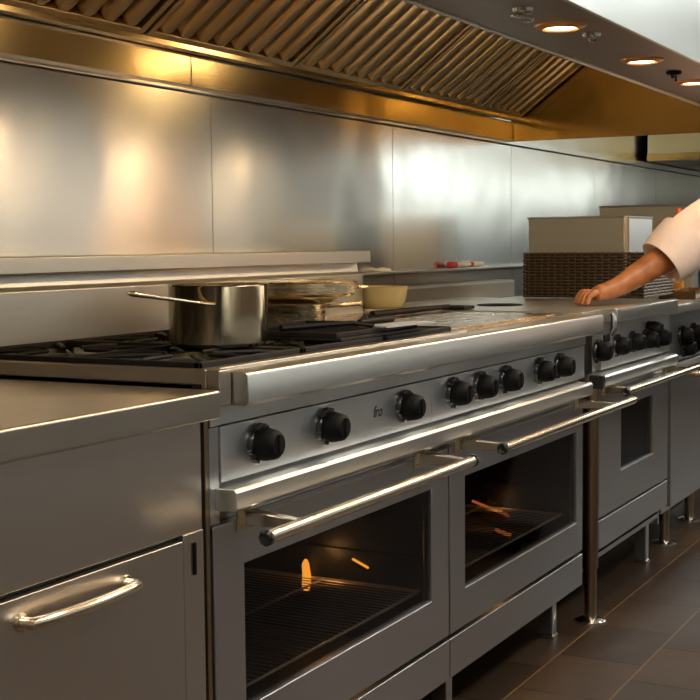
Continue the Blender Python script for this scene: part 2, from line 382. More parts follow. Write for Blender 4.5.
# a second hood further along
h2 = thing('extractor_hood', 'second steel canopy hood further along the wall with an amber lower band', 'extractor hood', (8.2, .3, 1.57))
obj('canopy', B(7.44, 9.9, -.30, .915, 1.61, 2.28), M['hood_out'], h2, bev=.004)
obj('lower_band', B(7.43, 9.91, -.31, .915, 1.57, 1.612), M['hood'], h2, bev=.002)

# ------------------------------------------------------------------ left base cabinet
cab = thing('base_cabinet', 'stainless base cabinet with worktop and bowed bar handle left of the range', 'cabinet', (.9, .3, 0))
bm = NB()
box(bm, .10, 1.708, .012, .72, .10, .845)
obj('body', bm, M['dark'], cab, bev=.002)
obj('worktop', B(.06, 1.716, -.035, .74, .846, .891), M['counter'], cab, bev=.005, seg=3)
obj('upper_fascia', B(.10, 1.708, -.0, .0115, .668, .844), M['cab'], cab, bev=.0015)
dr = obj('door', B(.40, 1.6495, -.004, .0115, .10, .660), M['cab'], cab, bev=.0015)
pts = [(1.285, -.004, .627), (1.285, -.020, .627)]
for i in range(13):
    a = i/12; pts.append((1.285+.222*a, -.024-.012*math.sin(PI*a)**.6, .627))
pts += [(1.507, -.020, .627), (1.507, -.004, .627)]
h = obj('handle', tube(NB(), pts, .0085, 14), M['handle'], dr, label='satin bowed bar handle')
for hx in (1.285, 1.507): obj('handle_flange', lathe(NB(), [(0, 0), (.013, 0), (.012, .004), (0, .005)], (hx, -.004, .627), 20, '-y'), M['handle'], dr)
fs = obj('filler_strip', B(1.6535, 1.708, -.002, .0115, .10, .668), M['cab'], cab, bev=.0015)
obj('latch_slot', B(1.677, 1.684, -.006, -.0015, .600, .652), M['black'], fs, bev=.002)
obj('plinth', B(.12, 1.70, .06, .68, 0, .099), M['dark'], cab)

# ------------------------------------------------------------------ knobs
def knob(x, z, parent, rot, y=0.):
    x += .030; z -= .003
    bm = NB(); lathe(bm, [(0, 0), (.030, 0), (.030, .006), (.027, .010), (0, .0101)], (x, y, z), 28, '-y')
    for k in range(5):
        a = math.radians(60+15*k)+rot
        lathe(bm, [(0, .004), (.0045, .004), (.004, .015), (0, .016)], (x+.031*math.cos(a), y, z+.031*math.sin(a)), 8, '-y')
    for a in (math.radians(200)+rot, math.radians(250)+rot, math.radians(300)+rot):
        lathe(bm, [(0, .002), (.006, .002), (.005, .011), (0, .012)], (x+.029*math.cos(a), y, z+.029*math.sin(a)), 8, '-y')
    bz = obj('knob_bezel', bm, M['bezel'], None)
    bm = NB(); lathe(bm, [(.0265, .010), (.0285, .016), (.028, .024), (.0255, .036), (.0235, .042), (.019, .0465), (0, .0475)], (x, y, z), 36, '-y')
    kb = obj('knob', bm, M['black'], parent, label='black tapered control knob')
    # grip ridge
    b2 = obj('knob_grip', B(x-.005, x+.005, y-.050, y-.043, z-.017, z+.019), M['black'], kb, bev=.002)
    bz.parent = kb
    return kb

def pan_grate(t, x0, x1, y0, y1, zt):
    bm = NB(); w = .011; zb = zt-.014
    for a, b in ((x0, x0+w), (x1-w, x1)): box(bm, a, b, y0, y1, zb, zt)
    for a, b in ((y0, y0+w), (y1-w, y1), ((y0+y1)/2-w/2, (y0+y1)/2+w/2)): box(bm, x0, x1, a, b, zb, zt)
    xm = (x0+x1)/2
    for yc in (y0+(y1-y0)*.25, y0+(y1-y0)*.75):
        L = (y1-y0)*.23
        for k in range(8):
            a = k*PI/4; ex = xm+math.cos(a)*min((x1-x0)/2-.006, L/max(.001, abs(math.sin(a))) if abs(math.sin(a)) > .01 else 9)
            ex = min(max(ex, x0+.006), x1-.006); d = min(((x1-x0)/2-.006)/max(abs(math.cos(a)), .01), L/max(abs(math.sin(a)), .01))
            tube(bm, [(xm+.045*math.cos(a), yc+.045*math.sin(a), zt-.003), (xm+(d*.7)*math.cos(a), yc+d*.7*math.sin(a), zt-.003), (xm+d*math.cos(a), yc+d*math.sin(a), zt-.008)], [.004, .005, .006], 6)
    for a in (x0+w/2, x1-w/2):
        for b in (y0+w/2, y1-w/2): box(bm, a-.005, a+.005, b-.005, b+.005, .897, zb+.002)
    obj('grate', bm, M['iron'], t, bev=.002, seg=1)
    for yc in (y0+(y1-y0)*.25, y0+(y1-y0)*.75):
        obj('burner_cap', lathe(NB(), [(0, 0), (.05, 0), (.05, .006), (.036, .010), (.036, .017), (.03, .020), (0, .021)], (xm, yc, .8965), 28), M['iron'], t)

# ------------------------------------------------------------------ main range
rg = thing('range_cooker', 'wide stainless range with eight black knobs, two glass oven doors and tall backguard', 'range cooker', (2.67, .35, 0))
RX0, RX1 = 1.73, 3.61
bm = NB()
for a in ((RX0, RX0+.014, .03, .93, .135, .895), (RX1-.014, RX1, .03, .93, .135, .895), (RX0+.014, RX1-.014, .03, .93, .135, .15), (RX0+.014, RX1-.014, .915, .93, .15, .895), (RX0+.014, RX1-.014, .022, .93, .862, .880), (2.652, 2.678, .032, .915, .15, .66), (RX0, RX1, .022, .032, .664, .862)): box(bm, *a)
obj('body', bm, M['front'], rg, smooth=False)
bm = NB(); box(bm, RX0, 2.775, .012, .71, .882, .897); obj('burner_deck', bm, M['enamel'], rg, bev=.002)
bm = NB(); ring(bm, RX0+.001, 2.78, .0045, .62, RX0+.02, 2.765, .030, .60, .880, .920)
for v in bm.verts: v.co = Vector((v.co.x, v.co.z, v.co.y))
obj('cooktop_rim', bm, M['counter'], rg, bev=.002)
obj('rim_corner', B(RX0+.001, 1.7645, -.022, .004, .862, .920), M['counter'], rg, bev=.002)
for i in range(3): pan_grate(rg, 1.755+i*.334, 1.755+i*.334+.329, .034, .595, .929)
obj('griddle_plate', B(2.84, 3.56, .07, .62, .9065, .9175), M['griddle'], rg, bev=.002, label='polished griddle plate tinted with brown-gold hood reflections')
obj('griddle_deck', B(2.7805, RX1, .012, .715, .882, .906), M['bull'], rg, bev=.002)
# bullnose with a chamfered left end
prof = [(.004, .914), (-.042, .916), (-.049, .913), (-.052, .906), (-.052, .866), (-.047, .860), (.004, .860)]
obj('bullnose_rail', prism(NB(), prof, 1.768, RX1+.003, skew=lambda y, z: 0), M['bull'], rg, bev=.002, seg=3)
obj('upper_apron', B(RX0+.004, RX1-.002, .0, .021, .8275, .859), M['panel'], rg, bev=.001, seg=1)
bm = NB(); box(bm, RX0+.03, 2.566, -.003, .021, .734, .8255); box(bm, 2.569, RX1-.02, -.003, .021, .734, .8255)
cp = obj('control_panel', bm, M['panel'], rg, bev=.001, seg=1)
obj('side_strip', B(RX0, RX0+.028, .0, .021, .668, .826), M['front'], rg, bev=.001, seg=1)
obj('side_strip', B(RX0-.012, RX0-.001, .0, .021, .137, .86), M['pipe'], rg, bev=.001, seg=1)
for i, x in enumerate([1.835, 2.066, 2.391, 2.638, 2.787, 2.948, 3.184, 3.332]):
    knob(x, .787 if i < 3 else .790, rg, [0, .2, -.1, .3, -.2, .1, .4, 0][i], -.003)
tr = prism(NB(), [(-.036, .727), (-.042, .722), (-.042, .695), (-.037, .690), (.021, .690), (.021, .727)], 1.745, 3.55)
obj('trim_rail', tr, M['bull'], rg, bev=.002)
# lettering
cu = bpy.data.curves.new('lettering', 'FONT'); cu.body = 'fro'; cu.size = .032; cu.extrude = .0004; cu.shear = .3
to = bpy.data.objects.new('tmp', cu); C.objects.link(to); bpy.context.view_layer.update()
me = bpy.data.meshes.new_from_object(to.evaluated_get(bpy.context.evaluated_depsgraph_get())); bpy.data.objects.remove(to)
lt = bpy.data.objects.new('lettering', me); C.objects.link(lt); me.materials.clear(); me.materials.append(M['ink'])
me.transform(Matrix.Translation((2.292, -.0036, .776)) @ Matrix.Rotation(PI/2, 4, 'X'))
lt.parent = cp

def wire_rack(parent, x0, x1, y0, y1, z):
    bm = NB()
    tube(bm, [(x0, y0, z), (x1, y0, z), (x1, y1, z), (x0, y1, z)], .0035, 6, closed=True)
    n = int((x1-x0)/.02)
    for i in range(1, n): tube(bm, [(x0+i*(x1-x0)/n, y0-.001, z+.002), (x0+i*(x1-x0)/n, y1, z+.002)], .0013, 4)
    tube(bm, [(x0, (y0+y1)/2, z), (x1, (y0+y1)/2, z)], .003, 6)
    obj('oven_rack', bm, M['rackwire'], parent)

def oven(x0, x1, gx0, gx1, gz0, gz1, parent, z0, z1, hx0, hx1, hy, hz, bxs, first):
    nm = 'oven_door'
    d = obj(nm, ring(NB(), x0, x1, z0, z1, gx0, gx1, gz0, gz1, 0, .021), M['front'], parent, bev=.002)
    obj('glass', B(gx0-.001, gx1+.001, .008, .012, gz0-.001, gz1+.001), M['ovenglass'], d, smooth=False, label='dark oven window')
    bm = NB(); tube(bm, [(hx0, hy, hz), (hx1, hy, hz)], .0112, 20)
    obj('handle', bm, M['handle'], d, bev=.002, label='round satin towel bar handle')
    for b in bxs:
        bm = NB()
        prism(bm, [(.0, hz-.012), (hy+.004, hz-.007), (hy+.004, hz+.007), (.0, hz+.016)], b, b+.022)
        box(bm, b-.012, b+.034, -.006, 0, hz-.020, hz+.022)
        obj('handle_bracket', bm, M['handle'], d, bev=.002)
    for hx in (hx0, hx1):
        s = -1 if hx == hx0 else 1
        bm = NB()
        lathe(bm, [(0, 0), (.0135, 0), (.0135, .006*s), (.010, .009*s), (.004, .006*s), (0, .006*s)], (hx, hy, hz), 8, 'x')
        obj('handle_cap', bm, M['bezel'], d)
    return d
z0, z1 = .238, .664
oven(1.738, 2.660, 1.828, 2.569, .338, .586, rg, z0, z1, 1.715, 2.520, -.118, .664, (1.815, 2.49), True)
oven(2.668, 3.588, 2.752, 3.538, .326, .586, rg, z0, z1, 2.692, 3.690, -.118, .666, (2.70, 3.52), False)
# oven linings, racks, and glowing shapes standing in for glass reflections
for (a, b, cols) in ((1.75, 2.650, 0), (2.680, 3.594, 1)):
    bm = NB(); 
    for q_ in ((a, a+.006, .034, .62, .20, .655), (b-.006, b, .034, .62, .20, .655), (a+.006, b-.006, .034, .62, .20, .206), (a+.006, b-.006, .034, .62, .649, .655), (a+.006, b-.006, .61, .62, .206, .649)): box(bm, *q_)
    for s in (.34, .42, .50):
        box(bm, a+.006, a+.014, .05, .58, s-.012, s-.006); box(bm, b-.014, b-.006, .05, .58, s-.012, s-.006)
    obj('oven_lining', bm, M['enamel'], rg, smooth=False)
    wire_rack(rg, a+.014, b-.014, .06, .56, .338)
def glint_drop(x, y, z, l, r, m):  # glowing shape added where the oven glass would show a reflection
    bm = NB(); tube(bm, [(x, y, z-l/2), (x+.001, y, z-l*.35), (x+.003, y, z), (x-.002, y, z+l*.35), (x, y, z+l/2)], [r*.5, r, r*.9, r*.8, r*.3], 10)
    o = obj('oven_glint', bm, m, rg, label='small orange glow standing in for a reflection on the oven glass')
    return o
def glint_bar(p, q, r, m):
    return obj('oven_glint', tube(NB(), [p, q], r, 8), m, rg, label='small orange glow standing in for a reflection on the oven glass')
glint_drop(2.626, .352, .345, .075, .011, M['glint'])
for q_, e in (((2.60, .30, .40), .35), ((3.53, .25, .36), .10)):
    pl = bpy.data.lights.new('oven_fill', 'POINT'); po = bpy.data.objects.new('oven_fill', pl); C.objects.link(po)  # added fill light so the oven racks show
    po.location = q_; pl.energy = e; pl.color = (1, .5, .15); pl.shadow_soft_size = .02
obj('glint_mount', B(2.630, 2.645, .34, .365, .30, .31), M['chrome'], rg)
glint_bar((2.632, .19, .378), (2.641, .235, .392), .003, M['glint'])
glint_bar((3.575, .215, .262), (3.585, .265, .272), .006, M['glint_dim'])
glint_bar((3.575, .22, .320), (3.585, .34, .352), .004, M['glint_dim'])
# kick panels and legs
for a, b in ((1.742, 2.6625), (2.6675, 3.590)):
    obj('kick_panel', B(a, b, 0, .028, .137, .227), M['front'], rg, bev=.002)
for x, y in ((2.755, .05), (3.48, .05), (1.80, .05), (1.80, .85), (2.735, .85), (3.455, .85)):
    lg = obj('leg', B(x, x+.034, y, y+.04, .012, .136), M['front'], rg, bev=.003)
    obj('foot', B(x-.003, x+.037, y-.003, y+.043, 0, .012), M['chrome'], lg, bev=.003)
# backguard
obj('backguard', prism(NB(), [(.716, .88), (.716, 1.026), (.732, 1.034), (.736, 1.061), (.915, 1.061), (.915, .88)], RX0, RX1), M['guard'], rg, bev=.002)
obj('back_shelf', B(RX0-.02, RX1+.004, .69, .924, 1.062, 1.098), M['guard'], rg, bev=.003)

# low guard right of the main backguard
lgd = obj('splash_upstand', prism(NB(), [(.80, .90), (.80, .962), (.806, .968), (.88, .968), (.88, .90)], 3.63, 5.10), M['guard'], None, bev=.002)
tag(lgd, 'low steel upstand box along the wall behind the cream bowl', 'upstand')

# ------------------------------------------------------------------ pipe between the ranges
pp = thing('gas_pipe', 'upright bronze pipe standing in the gap between the two ranges', 'pipe', (3.80, .08, 0))
def stand(t, x, y, ztop, r=.020):
    obj('tube', tube(NB(), [(x, y, .012), (x, y, .155), (x, y, .162), (x, y, ztop)], [r*.78, r*.78, r, r], 20), M['pipe'], t)
    obj('floor_flange', lathe(NB(), [(0, .0), (.046, .0), (.046, .005), (.036, .010), (.022, .014), (.0, .0145)], (x, y, 0), 32), M['chrome'], t)
pp.location = (3.700, .012, 0)
stand(pp, 3.700, .012, .695, .0225)
obj('side_strip', B(3.6145, 3.632, .02, .05, .16, .86), M['pipe'], pp, bev=.003)

# ------------------------------------------------------------------ second range
r2 = thing('range_cooker', 'narrower stainless range with small oven window in front of the chef', 'range cooker', (4.1, .35, 0))
A0, A1 = 3.738, 4.505
bm = NB()
for a in ((A0, A0+.014, .03, .79, .135, .90), (A1-.014, A1, .03, .79, .135, .90), (A0+.014, A1-.014, .03, .79, .16, .175), (A0+.014, A1-.014, .775, .79, .175, .90), (A0+.014, A1-.014, .022, .79, .86, .88), (A0, A1, .022, .032, .66, .86)): box(bm, *a)
obj('body', bm, M['front'], r2, smooth=False)
obj('top_plate', B(3.6145, A1, .010, .79, .9005, .9185), M['guard'], r2, bev=.003)
prof2 = [(.010, .922), (-.042, .926), (-.050, .922), (-.052, .914), (-.052, .890), (-.046, .884), (.010, .884)]
obj('bullnose_rail', prism(NB(), prof2, A0+.002, 4.42), M['bull'], r2, bev=.002)
cp2 = obj('control_panel', B(A0+.01, A1-.004, -.002, .021, .742, .881), M['panel'], r2, bev=.001)
for i, (x, z) in enumerate([(3.655, .808), (3.84, .812), (4.0, .812), (4.15, .810), (4.30, .806), (4.20, .838)]):
    knob(x+.01, z-.004, r2, i*.3, -.002)
obj('trim_rail', prism(NB(), [(-.036, .735), (-.042, .730), (-.042, .703), (-.036, .698), (.021, .698), (.021, .735)], 3.66, 4.47), M['bull'], r2, bev=.002)
obj('rail_end_block', B(3.640, 3.6595, -.043, .0, .697, .736), M['bezel'], r2, bev=.002)
oven(3.742, 4.502, 3.957, 4.318, .412, .611, r2, .30, .668, 3.735, 4.575, -.082, .683, (3.765, 4.44), False)
obj('kick_panel', B(3.742, 4.502, 0, .028, .205, .292), M['front'], r2, bev=.002)
bm = NB()
for q_ in ((3.76, 4.48, .5, .51, .31, .65), (3.76, 3.766, .04, .5, .31, .65), (4.474, 4.48, .04, .5, .31, .65), (3.76, 4.48, .04, .5, .31, .316)): box(bm, *q_)
obj('oven_lining', bm, M['enamel'], r2, smooth=False)
for x, y in ((4.455, .06), (3.76, .70), (4.44, .70)):
    lg = obj('leg', B(x, x+.034, y, y+.04, .012, .205), M['front'], r2, bev=.003); obj('foot', B(x-.003, x+.037, y-.003, y+.043, 0, .012), M['chrome'], lg, bev=.003)
# bottle-opener like latch at the rail joint
cl = thing('hanging_latch', 'small dark latch hanging at the joint of the two front rails', 'latch', (3.66, -.05, .87))
obj('bar', tube(NB(), [(3.668, -.058, .915), (3.672, -.063, .90), (3.672, -.062, .868), (3.668, -.056, .850)], [.006, .009, .010, .006], 10), M['chrome'], cl)
obj('tab', B(3.60, 3.65, -.060, -.053, .835, .857), M['black'], cl, bev=.003)

# ------------------------------------------------------------------ third range
r3 = thing('range_cooker', 'stainless range at the right edge with plain door and black knobs', 'range cooker', (5.1, .35, 0))
T0, T1 = 4.515, 5.60
obj('body', B(T0, T1, .025, .79, .165, .868), M['front'], r3, bev=.003)
obj('top_plate', B(T0, T1, .005, .79, .869, .9), M['guard'], r3, bev=.003)
obj('bullnose_rail', prism(NB(), [(-.003, .905), (-.04, .907), (-.048, .902), (-.050, .895), (-.050, .877), (-.044, .871), (-.003, .871)], 4.43, T1), M['bull'], r3, bev=.002)
obj('control_panel', B(T0+.004, T1-.004, .0, .024, .70, .866), M['front'], r3, bev=.001)
for i, (x, z) in enumerate([(4.62, .790), (4.78, .790), (4.66, .742), (4.84, .745), (5.0, .79)]): knob(x, z, r3, i*.4)
d3 = obj('door', B(T0+.03, T1-.03, .0, .024, .19, .69), M['front'], r3, bev=.002)
obj('handle', tube(NB(), [(4.60, .0, .655), (4.60, -.07, .655), (4.62, -.08, .655), (5.5, -.08, .655), (5.5, 0, .655)], .011, 12), M['handle'], d3)
for x, y in ((4.80, .09), (5.25, .11), (5.55, .7), (4.6, .7)):
    obj('leg', tube(NB(), [(x, y, .01), (x, y, .164)], .019, 18), M['pipe'], r3)
    obj('floor_flange', lathe(NB(), [(0, .0), (.044, .0), (.044, .005), (.034, .010), (.02, .013), (.0, .0135)], (x, y, 0), 30), M['chrome'], r3)
tg = obj('floor_pipe', tube(NB(), [(4.35, .25, .023), (5.62, .25, .023)], .022, 14), M['bull'])
tag(tg, 'pale horizontal pipe running low under the right-hand ranges', 'pipe')

# ------------------------------------------------------------------ cookware
def wall_prof(r, h, t=.003, flare=1., lip=.002, r0=.006):
    return [(0, 0), (r*flare-r0, 0), (r*flare, r0), (r, h-.004), (r+lip, h-.001), (r+lip-.001, h), (r-t, h-.001), (r*flare-t, r0+.002), (r*flare-r0-t, t), (0, t)]
px, py, pz = 2.09, .222, .9295
sp = thing('saucepan', 'tall polished steel saucepan with long thin handle on the front burner', 'saucepan', (px, py, pz))
obj('body', lathe(NB(), wall_prof(.094, .116, .002), (px, py, pz), 64), M['pot'], sp)
fr = Vector((-.827, -.563, 0)); lf = Vector((-.563, .827, 0)); c0 = Vector((px, py, 0))
def PP(f, l, z): return tuple(c0+fr*f+lf*l+Vector((0, 0, z)))
obj('handle', tube(NB(), [PP(.0955, .005, 1.010), PP(.0945, .022, 1.011), PP(.100, .045, 1.015), PP(.125, .085, 1.022), PP(.155, .128, 1.030), PP(.168, .150, 1.034), PP(.172, .158, 1.035)], [.0025, .003, .0034, .004, .0045, .0055, .003], 10), M['pot'], sp)
# stack of pans behind
def put(u, y, z):   # not used for layout tricks: plain world positions below
    return None
lp = thing('saute_pan', 'low brassy steel pan at the bottom of the stack behind the saucepan', 'pan', (2.66, .43, .9295))
obj('body', lathe(NB(), wall_prof(.098, .050, .002, .985), (2.69, .44, .9295), 56), M['panmetal'], lp)
obj('handle', tube(NB(), [(2.75, .365, .970), (2.79, .33, .974), (2.81, .30, .976), (2.84, .31, .974), (2.80, .36, .970)], .005, 8), M['panmetal'], lp)
tp = thing('round_tray', 'thin round steel tray sandwiched in the pan stack', 'tray', (2.72, .44, .98))
obj('body', lathe(NB(), wall_prof(.118, .014, .002, .92, .004), (2.72, .44, .9805), 56), M['panmetal'], tp)
up_ = thing('shallow_pan', 'wide shallow steel pan on top of the stack behind the saucepan', 'pan', (2.77, .44, .995))
obj('body', lathe(NB(), wall_prof(.142, .036, .002, .985, .005), (2.765, .445, .9952), 64), M['panmetal'], up_)
obj('side_handle', tube(NB(), [(2.775+.148*math.cos(a), .445+.148*math.sin(a), 1.012) for a in (-.75,)]+[(2.775+.175*math.cos(a), .445+.175*math.sin(a), 1.012) for a in (-.70, -.55, -.4)]+[(2.775+.148*math.cos(-.35), .445+.148*math.sin(-.35), 1.012)], .004, 8), M['panmetal'], up_)

# black griddle pan with spatula
gp = thing('griddle_pan', 'flat black cast iron griddle pan lying over the front burners', 'griddle pan', (2.42, .18, .9295))
bm = NB(); box(bm, 2.235, 2.60, .035, .33, .9297, .936)
for k in range(12): box(bm, 2.25+k*.029, 2.256+k*.029, .06, .315, .936, .940)
for a in ((2.235, 2.243, .045, .33), (2.592, 2.60, .045, .33), (2.243, 2.592, .045, .053), (2.243, 2.592, .322, .33)): box(bm, *a, .936, .946)
obj('body', bm, M['iron'], gp, bev=.0015, seg=1)
obj('handle', tube(NB(), [(2.60, .19, .942), (2.66, .19, .944), (2.76, .19, .943)], [.008, .007, .009], 10), M['iron'], gp)
st = thing('turner', 'steel turner with bright blade lying across the griddle pan', 'turner', (2.5, .1, .947))
bm = NB(); v = [bm.verts.new(p) for p in ((2.40, .02, .9465), (2.60, .0, .9465), (2.61, .06, .9465), (2.41, .09, .9465), (2.40, .02, .9495), (2.60, .0, .9495), (2.61, .06, .9495), (2.41, .09, .9495))]
for f in ((0, 3, 2, 1), (4, 5, 6, 7), (0, 1, 5, 4), (1, 2, 6, 5), (2, 3, 7, 6), (3, 0, 4, 7)): bm.faces.new([v[i] for i in f])
obj('blade', bm, M['binbright'], st)
obj('handle', tube(NB(), [(2.41, .055, .9495), (2.36, .08, .958), (2.20, .15, .955)], [.004, .005, .007], 8), M['black'], st)

# utensils on the griddle
tn = thing('tongs', 'dark metal tongs lying on the near edge of the griddle plate', 'tongs', (3.1, .35, .918))
obj('arm', tube(NB(), [(2.80, .30, .926), (2.95, .36, .930), (3.12, .45, .928)], [.007, .010, .005], 8), M['iron'], tn)
obj('arm', tube(NB(), [(2.86, .25, .926), (2.98, .34, .926), (3.12, .45, .928)], [.008, .007, .005], 8), M['iron'], tn)
sc2 = thing('scraper', 'long black griddle scraper lying at the back of the griddle', 'scraper', (3.6, .5, .92))
obj('handle', tube(NB(), [(3.18, .46, .927), (3.40, .44, .929), (3.62, .43, .930)], [.010, .009, .006], 8), M['iron'], sc2)
obj('blade', B(3.62, 3.70, .38, .48, .920, .930), M['iron'], sc2, bev=.002)
rd = tag(obj('round_griddle_mark', lathe(NB(), [(0, 0), (.075, 0), (.07, .003), (0, .003)], (3.95, .40, .919), 36), M['iron']), 'flat black disc trivet on the top right of the scraper', 'trivet')
rd.name = 'trivet'

bw = tag(obj('bowl', lathe(NB(), [(0, 0), (.060, 0), (.066, .004), (.076, .026), (.081, .056), (.084, .066), (.081, .067), (.077, .058), (.072, .03), (.06, .008), (0, .006)], (3.705, .70, .919), 56), M['bowl']), 'round cream ceramic bowl beside the end of the tall backguard', 'bowl')
mk = thing('marker_pen', 'red and white pen lying on the wall ledge', 'pen', (4.85, .90, 1.022))
obj('barrel', tube(NB(), [(4.73, .903, 1.0345), (5.00, .903, 1.0345)], [.010, .009], 14), M['white'], mk)
obj('cap', tube(NB(), [(4.665, .903, 1.0355), (4.675, .903, 1.0355), (4.733, .903, 1.0355)], [.009, .0135, .0125], 14), M['red'], mk, label='glossy red cap')
obj('band', tube(NB(), [(4.87, .903, 1.0345), (4.895, .903, 1.0345)], .0115, 14), M['red'], mk)
cc = tag(obj('dish', lathe(NB(), [(0, 0), (.028, 0), (.031, .004), (.028, .010), (.012, .014), (0, .015)], (4.11, .903, 1.0215), 28), M['white']), 'small pale round dish on the wall ledge by the backguard end', 'dish')

# ------------------------------------------------------------------ basket and bins
bk = thing('wicker_basket', 'dark woven wicker basket at the far end of the worktop by the hand', 'basket', (4.7, .33, .919))
bx0, bx1, by0, by1, bz0, bz1 = 4.54, 4.92, .10, .545, .919, 1.083
def rrect(n, off):
    pts = []; w = bx1-bx0; d = by1-by0; r = .02; per = 2*(w+d)
    for i in range(n):
        s = per*i/n
        if s < w: p = (bx0+s, by0); nn = (0, -1)
        elif s < w+d: p = (bx1, by0+s-w); nn = (1, 0)
        elif s < 2*w+d: p = (bx1-(s-w-d), by1); nn = (0, 1)
        else: p = (bx0, by1-(s-2*w-d)); nn = (-1, 0)
        o = off(i); pts.append((p[0]+nn[0]*o, p[1]+nn[1]*o))
    return pts
NS = 66; bm = NB()
for j in range(15):
    z = bz0+.006+j*(bz1-bz0-.012)/14
    pts = [(x, y, z) for x, y in rrect(NS*4, lambda i: .0035*math.sin(PI*i/4+PI*(j % 2)+.4))]
    tube(bm, pts, .0042, 5, closed=True)
obj('weave', bm, M['wicker'], bk)
bm = NB()
for k in range(NS):
    x, y = rrect(NS, lambda i: 0)[k]; tube(bm, [(x, y, bz0), (x, y, bz1)], .0028, 5)
obj('stakes', bm, M['wicker'], bk)
bm = NB(); box(bm, bx0+.006, bx1-.006, by0+.006, by1-.006, bz0, bz0+.006)
for a in ((bx0+.005, bx0+.007, by0+.006, by1-.006), (bx1-.007, bx1-.005, by0+.006, by1-.006), (bx0+.006, bx1-.006, by0+.005, by0+.007), (bx0+.006, bx1-.006, by1-.007, by1-.005)): box(bm, *a, bz0, bz1-.004)
obj('lining', bm, M['basketin'], bk, smooth=False)
bn = thing('steel_container', 'large rectangular steel container standing in the wicker basket', 'container', (4.7, .35, .926))
def tub(x0, x1, y0, y1, z0, z1, t, mat, nm='body'):
    bm = NB(); box(bm, x0, x1, y0, y1, z0, z0+t)
    O = [(x0, y0), (x1, y0), (x1, y1), (x0, y1)]; I = [(x0+t, y0+t), (x1-t, y0+t), (x1-t, y1-t), (x0+t, y1-t)]
    q = {(k, s): [bm.verts.new((x, y, (z0, z1)[s])) for x, y in P] for k, P in (('o', O), ('i', I)) for s in (0, 1)}
    for i in range(4):
        j = (i+1) % 4
        bm.faces.new((q['o', 0][i], q['o', 0][j], q['o', 1][j], q['o', 1][i])); bm.faces.new((q['i', 0][j], q['i', 0][i], q['i', 1][i], q['i', 1][j]))
        bm.faces.new((q['o', 1][i], q['o', 1][j], q['i', 1][j], q['i', 1][i]))
    return bm
obj('body', tub(4.555, 4.90, .175, .532, .927, 1.205, .003, 0), M['bin'], bn, bev=.001)
obj('corner_reflection', tube(NB(), [(4.553, .168, .93), (4.553, .168, 1.206)], .011, 16), M['handle'], bn)  # gold metal imitates a warm reflection on the round corner
obj('lit_side', B(4.575, 4.89, .1735-.004, .1745, .935, 1.20), M['binbright'], bn, bev=.001)  # brighter steel paints the light this side reflects
obj('rolled_rim', tube(NB(), [(4.555, .172, 1.206), (4.90, .172, 1.206), (4.90, .534, 1.206), (4.555, .534, 1.206)], .0035, 8, closed=True), M['bin'], bn)
b3 = thing('steel_container', 'taller steel container standing behind the basket on the far range', 'container', (5.7, .4, .9))
obj('body', tub(5.50, 5.60, .17, .57, .9, 1.268, .003, 0), M['bin'], b3, bev=.001)
obj('rolled_rim', tube(NB(), [(5.50, .17, 1.268), (5.60, .17, 1.268), (5.60, .57, 1.268), (5.50, .57, 1.268)], .004, 8, closed=True), M['bin'], b3)
am = thing('reflection_bottle', 'slim amber bottle shape standing in for a lamp reflection on the farther steel container', 'bottle', (5.42, .25, .9))  # bottle shape added in place of a lamp reflection on the box
obj('body', lathe(NB(), [(0, 0), (.026, 0), (.028, .004), (.028, .22), (.024, .26), (.017, .29), (.017, .30), (0, .301)], (5.42, .21, .9), 28), M['amber'], am)
obj('reflection_tip', lathe(NB(), [(.012, .30), (.016, .305), (.018, .33), (.012, .352), (0, .356)], (5.42, .21, .9), 24), M['orange'], am)
tr3 = thing('baking_tray', 'olive grey baking tray lying on the far range behind the wrist', 'tray', (5.0, .3, .9))
obj('body', tub(4.95, 5.40, .0+.02, .16, .9, .93, .004, 0), M['griddle'], tr3, bev=.001)

# ------------------------------------------------------------------ the chef
def skin(name, chains, mat, parent, sub=2):
    """chains: list of lists of (pos, radius); a chain starting with an int index joins that vertex"""
    vs, es, rs = [], [], []
    for ch in chains:
        prev = None
        for it in ch:
            if isinstance(it, int): prev = it; continue
            p, r = it; vs.append(p); rs.append(r)
            if prev is not None: es.append((prev, len(vs)-1))
            prev = len(vs)-1
    me = bpy.data.meshes.new(name); me.from_pydata([tuple(v) for v in vs], es, []); me.materials.append(mat)
    o = bpy.data.objects.new(name, me); C.objects.link(o)
    md = o.modifiers.new('skin', 'SKIN'); md.use_smooth_shade = True
    sl = me.skin_vertices[0].data
    for i, r in enumerate(rs):
        sl[i].radius = r if isinstance(r, tuple) else (r, r)
        sl[i].use_root = (i == 0)
    s = o.modifiers.new('sub', 'SUBSURF'); s.levels = sub; s.render_levels = sub
    bpy.context.view_layer.update()
    dg = bpy.context.evaluated_depsgraph_get(); m2 = bpy.data.meshes.new_from_object(o.evaluated_get(dg))
    bpy.data.objects.remove(o)
    o = bpy.data.objects.new(name, m2); C.objects.link(o)
    m2.polygons.foreach_set('use_smooth', [True]*len(m2.polygons))
    if not m2.materials: m2.materials.append(mat)
    if parent: o.parent = parent
    return o, m2
pe = thing('person', 'person in a pale pink chef jacket leaning one hand on the worktop edge', 'person', (0, 0, 0))
W = Vector
wr = W((4.055, .065, .963)); kn = W((3.985, .115, .952)); el = W((4.256, -.085, 1.085)); sh = W((4.40, -.37, 1.27))
